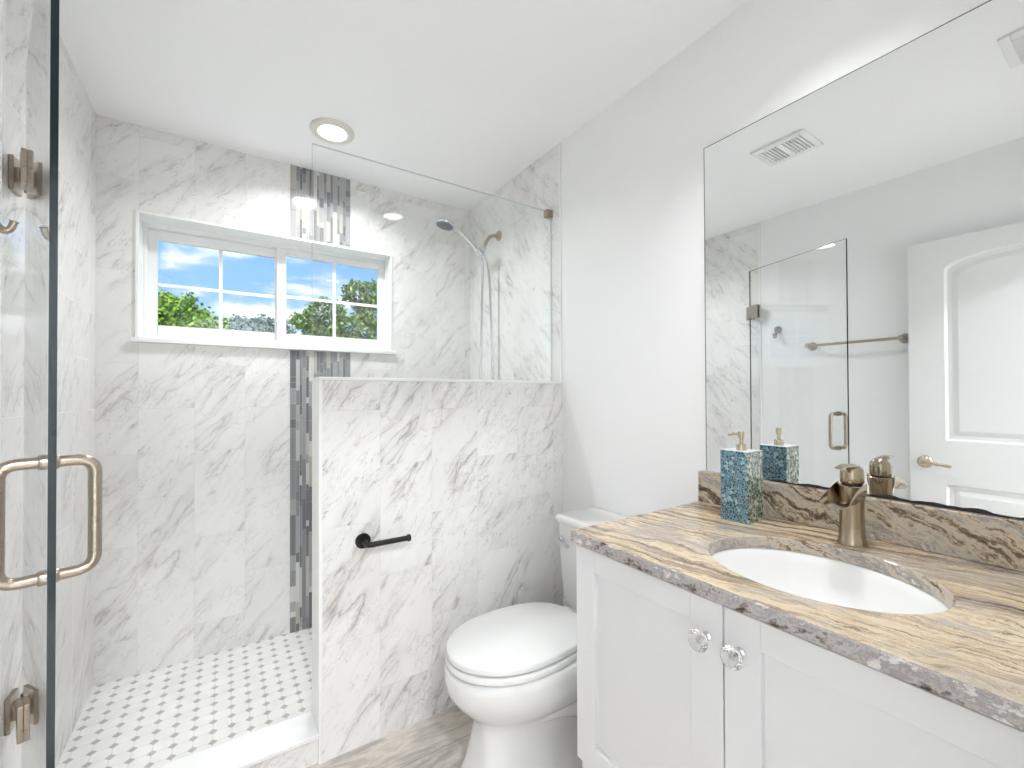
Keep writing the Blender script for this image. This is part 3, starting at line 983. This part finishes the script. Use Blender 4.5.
pad(0.568, 1.06, 0.178, 0.411, 0.432).build('seat', X['plast'], t_, smooth=50)
pad(0.570, 1.065, 0.174, 0.436, 0.459, dome=0.004).build('lid', X['plast'], t_, smooth=50)
for sg in (1, -1):
    MB().loft([[(x, y, z) for x, y in rrect(1.062 - k, 1.105 + k, YC + sg * 0.075 - 0.018 - k, YC + sg * 0.075 + 0.018 + k, 0.008)] for z, k in ((0.4075, 0.0), (0.428, 0.0), (0.435, -0.004))]).build('hinge_cap', X['plast'], t_, smooth=50)


def rr_ring(x0, x1, hwid, z, r):
    return [(x, y, z) for x, y in rrect(x0, x1, YC - hwid, YC + hwid, r, 6)]


MB().loft([rr_ring(1.155, 1.322, 0.160, 0.4045, 0.03), rr_ring(1.145, 1.326, 0.172, 0.425, 0.03), rr_ring(1.135, 1.330, 0.182, 0.60, 0.03), rr_ring(1.130, 1.332, 0.185, 0.735, 0.03)]).build('tank', X['china'], t_, smooth=50)
MB().loft([rr_ring(1.122, 1.338, 0.190, 0.7355, 0.03), rr_ring(1.120, 1.340, 0.193, 0.742, 0.03), rr_ring(1.120, 1.340, 0.193, 0.757, 0.03), rr_ring(1.127, 1.338, 0.187, 0.765, 0.03)]).build('tank_lid', X['china'], t_, smooth=50)
s = MB().lathe([(0.016, 0), (0.016, 0.006), (0.010, 0.011), (0.010, 0.02)], (1.133, YC + 0.148, 0.668), (-1, 0, 0), 20)
s.tube([(1.114, YC + 0.151, 0.668), (1.108, YC + 0.115, 0.666), (1.110, YC + 0.085, 0.661)], [0.008, 0.0065, 0.0075], 12)
s.build('flush_lever', X['chrome'], t_, smooth=50)

# ------------------------------------------------------------------ vanity
CT0, CT1 = 0.864, 0.894
VX = 0.795
VY0, VY1 = -0.032, 0.877
van = thing('vanity_cabinet', (1.06, 0.43, 0), 'white vanity cabinet with two shaker doors under the granite top', 'cabinet')
s = MB()
s.box(VX, R - 0.002, VY1 - 0.018, VY1, 0, CT0 - 0.001).box(VX, R - 0.002, VY0, VY0 + 0.018, 0, CT0 - 0.001)
s.box(VX + 0.06, R - 0.002, VY0 + 0.018, VY1 - 0.018, 0.10, 0.118).box(VX + 0.06, VX + 0.075, VY0 + 0.018, VY1 - 0.018, 0.0, 0.10)
s.box(R - 0.012, R - 0.002, VY0 + 0.018, VY1 - 0.018, 0.118, CT0 - 0.001)
s.box(VX, VX + 0.019, VY0 + 0.018, VY1 - 0.018, 0.825, CT0 - 0.001)
s.box(VX, VX + 0.019, VY0 + 0.018, VY1 - 0.018, 0.10, 0.31)
s.build('carcass', X['cab'], van, bevel=0.001)
GAPY = 0.467
DZ0, DZ1 = 0.300, 0.856
DF = VX - 0.020


def shaker(y0, y1, ky):
    st = 0.075
    f = MB()
    f.box(DF, VX - 0.001, y0, y0 + st - 0.008, DZ0, DZ1).box(DF, VX - 0.001, y1 - st + 0.008, y1, DZ0, DZ1)
    f.box(DF, VX - 0.001, y0 + st - 0.008, y1 - st + 0.008, DZ0, DZ0 + 0.062).box(DF, VX - 0.001, y0 + st - 0.008, y1 - st + 0.008, DZ1 - 0.054, DZ1)
    d = f.build('door', X['cab'], van, bevel=0.0012)
    MB().box(DF + 0.012, DF + 0.016, y0 + st - 0.010, y1 - st + 0.010, DZ0 + 0.060, DZ1 - 0.052).build('panel', X['cab'], d)
    kz = 0.785
    MB().lathe([(0.0095, 0.0), (0.0095, 0.002), (0.006, 0.005), (0.005, 0.013), (0.007, 0.016)], (DF, ky, kz), (-1, 0, 0), 24).build('knob_base', X['chrome'], d, smooth=40)
    k = MB()
    k.lathe([(0.008, 0.0165), (0.0175, 0.0235), (0.0205, 0.029), (0.0180, 0.034), (0.0115, 0.038)], (DF, ky, kz), (-1, 0, 0), 16)
    k.build('knob', X['crystal'], d)


shaker(GAPY + 0.0015, VY1 - 0.003, 0.500)
shaker(0.018, GAPY - 0.0015, 0.435)

# granite top with an oval cut-out
CX0, CX1, CY0, CY1 = 0.762, R - 0.0005, YF + 0.002, 0.882
SX, SY, SA, SB = 1.016, 0.415, 0.174, 0.205


def slab():
    N = 96
    angs = [2 * PI * i / N for i in range(N)]
    corner = [math.atan2(y - SY, x - SX) % (2 * PI) for x in (CX0, CX1) for y in (CY0, CY1)]
    for c in corner:
        i = min(range(N), key=lambda k: abs((angs[k] - c + PI) % (2 * PI) - PI))
        angs[i] = c
    inn, out = [], []
    for a in angs:
        ca, sa = math.cos(a), math.sin(a)
        r = 1.0 / math.sqrt((ca / SA) ** 2 + (sa / SB) ** 2)
        inn.append((SX + r * ca, SY + r * sa))
        tx = ((CX1 if ca > 0 else CX0) - SX) / ca if abs(ca) > 1e-9 else 1e9
        ty = ((CY1 if sa > 0 else CY0) - SY) / sa if abs(sa) > 1e-9 else 1e9
        q = min(tx, ty)
        out.append((SX + q * ca, SY + q * sa))
    m_ = MB()
    e = 0.005
    cl = lambda p, k: (min(max(p[0], CX0 + k), CX1), min(max(p[1], CY0), CY1 - k))
    rings = [[(*p, CT0) for p in inn], [(*p, CT1 - 0.003) for p in inn],
             [(SX + (p[0] - SX) * 1.012, SY + (p[1] - SY) * 1.012, CT1) for p in inn],
             [(*cl(p, e), CT1) for p in out], [(*cl(p, e * 0.3), CT1 - e * 0.3) for p in out], [(*p, CT1 - e) for p in out], [(*p, CT0) for p in out]]
    n = len(angs)
    for k in range(len(rings)):
        A, Bq = rings[k], rings[(k + 1) % len(rings)]
        m_.k = 1 if k in (4, 5) else (2 if k in (0, 1) else 0)
        m_.add(list(A) + list(Bq), [(i, (i + 1) % n, n + (i + 1) % n, n + i) for i in range(n)])
    return m_


ct = slab().build('countertop', [X['gtop'], X['gside'], X['gsplash']])
bm = bmesh.new()
bm.from_mesh(ct.data)
bmesh.ops.remove_doubles(bm, verts=bm.verts, dist=1e-5)
bmesh.ops.recalc_face_normals(bm, faces=bm.faces)
bm.to_mesh(ct.data)
bm.free()
tag(ct, 'tan and brown streaked granite countertop on the white vanity', 'countertop')
bsp = MB().box(R - 0.021, R - 0.001, CY0, CY1 - 0.001, CT1 + 0.0002, 0.9945)
tag(bsp.build('backsplash', X['gsplash'], bevel=0.0025), 'brown and grey granite strip along the wall under the mirror', 'backsplash')

# sink
sk = thing('sink', (SX, SY, CT0), 'white oval undermount basin set in the granite countertop', 'sink')
N = 64


def ell(f, z):
    return [(SX + SA * f * math.cos(2 * PI * i / N), SY + SB * f * math.sin(2 * PI * i / N), z) for i in range(N)]


prof = [(1.09, -0.0008), (1.02, -0.0008), (1.00, -0.004), (0.975, -0.025), (0.93, -0.06), (0.84, -0.10), (0.66, -0.128), (0.40, -0.142), (0.13, -0.147)]
pr_o = [(0.13, -0.157), (0.42, -0.153), (0.70, -0.139), (0.90, -0.108), (1.00, -0.065), (1.045, -0.03), (1.09, -0.016)]
MB().loft([ell(f, CT0 + z) for f, z in prof + pr_o] + [ell(1.09, CT0 - 0.0008)], False, False).build('basin', X['basin'], sk, smooth=50)
MB().lathe([(0.012, 0.0), (0.020, 0.002), (0.024, 0.0045), (0.026, 0.003), (0.026, -0.008)], (SX, SY, CT0 - 0.148), n=28).build('drain', X['bronze'], sk, smooth=40)

# ------------------------------------------------------------------ faucet
FX, FY = 1.243, 0.425
fa = thing('faucet', (FX, FY, CT1), 'brushed nickel waterfall faucet standing behind the basin', 'faucet')
MB().lathe([(0.0300, 0.0), (0.0300, 0.004), (0.0270, 0.014), (0.0245, 0.045), (0.0235, 0.080), (0.0245, 0.105), (0.0260, 0.125), (0.0270, 0.138), (0.0250, 0.140), (0.020, 0.137)], (FX, FY, CT1), n=40).build('body', X['bronze'], fa, smooth=40)
# open trough spout
rings_o, rings_i = [], []
for k in range(13):
    t = k / 12
    px = FX + 0.004 - t * 0.100
    pz = CT1 + 0.138 - 0.014 * t - 0.020 * t * t
    wd = 0.0255 - 0.002 * math.sin(t * PI) + 0.0015 * t
    dp = 0.050 * (1 - t) ** 1.4 + 0.014
    row = []
    for j in range(17):
        a = PI * (j / 16)
        lip = 0.004 * (abs(math.cos(a)) ** 6)
        row.append((px, FY + (wd + lip) * math.cos(a), pz + 0.006 - dp * math.sin(a) ** 0.8))
    rings_o.append(row)
    rings_i.append([(p[0], FY + (p[1] - FY) * 0.93, p[2] + 0.003) for p in row])
rings = [o_ + i_[::-1] for o_, i_ in zip(rings_o, rings_i)]
MB().loft(rings).build('spout', X['bronze'], fa, smooth=60)
MB().lathe([(0.020, 0.134), (0.020, 0.146)], (FX + 0.003, FY, CT1), n=28).build('neck', X['dark'], fa, smooth=40)
s = MB().lathe([(0.0225, 0.1445), (0.0235, 0.147), (0.0235, 0.166), (0.0218, 0.178), (0.015, 0.186), (0.004, 0.189)], (FX + 0.003, FY, CT1), n=36)
lev = []
for k in range(9):
    t = k / 8
    xx = FX + 0.004 - t * 0.075
    zz = CT1 + 0.182 + 0.004 * math.sin(t * PI) + 0.004 * t
    wv = 0.017 - 0.008 * t
    hh = 0.006 - 0.0035 * t
    lev.append([(xx, FY + wv * math.cos(2 * PI * j / 16), zz + hh * math.sin(2 * PI * j / 16)) for j in range(16)])
s.loft(lev)
s.build('lever', X['bronze'], fa, smooth=50)

# ------------------------------------------------------------------ soap dispenser
sd_ = thing('soap_dispenser', (1.228, 0.682, CT1), 'tall square blue mosaic soap dispenser with metal pump on the countertop', 'soap dispenser')
bx0, bx1, by0, by1 = 1.190, 1.268, 0.643, 0.721
bz0, bz1 = CT1, CT1 + 0.197
m_ = MB()
vv = [(x, y, z) for z in (bz0, bz1) for y in (by0, by1) for x in (bx0, bx1)]
m_.k = 0
m_.add(vv, [(0, 4, 6, 2), (1, 3, 7, 5)])
m_.k = 1
m_.add(vv, [(0, 1, 5, 4), (2, 6, 7, 3)])
m_.k = 2
m_.add(vv, [(0, 2, 3, 1), (4, 5, 7, 6)])
o = m_.build('bottle', [X['blue'], X['green'], X['quartz']])
bm = bmesh.new()
bm.from_mesh(o.data)
bmesh.ops.remove_doubles(bm, verts=bm.verts, dist=1e-5)
bmesh.ops.recalc_face_normals(bm, faces=bm.faces)
bm.to_mesh(o.data)
bm.free()
o.parent = sd_
o.matrix_parent_inverse = sd_.matrix_basis.inverted()
s = MB().lathe([(0.0135, 0), (0.0135, 0.016), (0.012, 0.018), (0.0060, 0.019), (0.0060, 0.034), (0.0085, 0.035), (0.0085, 0.052), (0.007, 0.054)], (1.229, 0.682, bz1), n=24)
s.tube([(1.229, 0.684, bz1 + 0.046), (1.212, 0.694, bz1 + 0.047), (1.199, 0.702, bz1 + 0.043)], [0.0045, 0.004, 0.0032], 10)
s.build('pump', X['brass'], sd_, smooth=40)

# ------------------------------------------------------------------ mirror
MY0, MY1, MZ0, MZ1 = YF + 0.004, 0.8605, 0.9955, 2.0741
m_ = MB()
v = [(x, y, z) for z in (MZ0, MZ1) for y in (MY0, MY1) for x in (R - 0.006, R - 0.0003)]
m_.k = 0
m_.add(v, [(0, 4, 6, 2)])
m_.k = 1
m_.add(v, [(0, 2, 3, 1), (4, 5, 7, 6), (0, 1, 5, 4), (2, 6, 7, 3), (1, 3, 7, 5)])
mir = m_.build('wall_mirror', [X['mirror'], X['medge']])
tag(mir, 'large frameless mirror above the vanity backsplash', 'mirror')
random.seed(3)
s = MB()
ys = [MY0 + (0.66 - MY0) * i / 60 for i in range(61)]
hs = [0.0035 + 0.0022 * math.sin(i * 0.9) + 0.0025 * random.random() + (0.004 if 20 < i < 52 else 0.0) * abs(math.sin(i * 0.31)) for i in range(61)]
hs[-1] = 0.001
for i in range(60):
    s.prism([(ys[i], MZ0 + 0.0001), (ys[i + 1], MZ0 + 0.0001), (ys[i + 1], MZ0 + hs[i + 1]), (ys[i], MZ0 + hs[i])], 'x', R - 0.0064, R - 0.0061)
s.build('wavy_dark_edge', X['dark'], mir)  # dark strip of uneven height along the bottom of the mirror

e_ = 0.0022
s = MB().box(R - 0.0064, R - 0.0061, MY1 - e_, MY1, MZ0, MZ1).box(R - 0.0064, R - 0.0061, MY0, MY1 - e_, MZ1 - e_, MZ1)
s.build('polished_edge', X['medge'], mir)
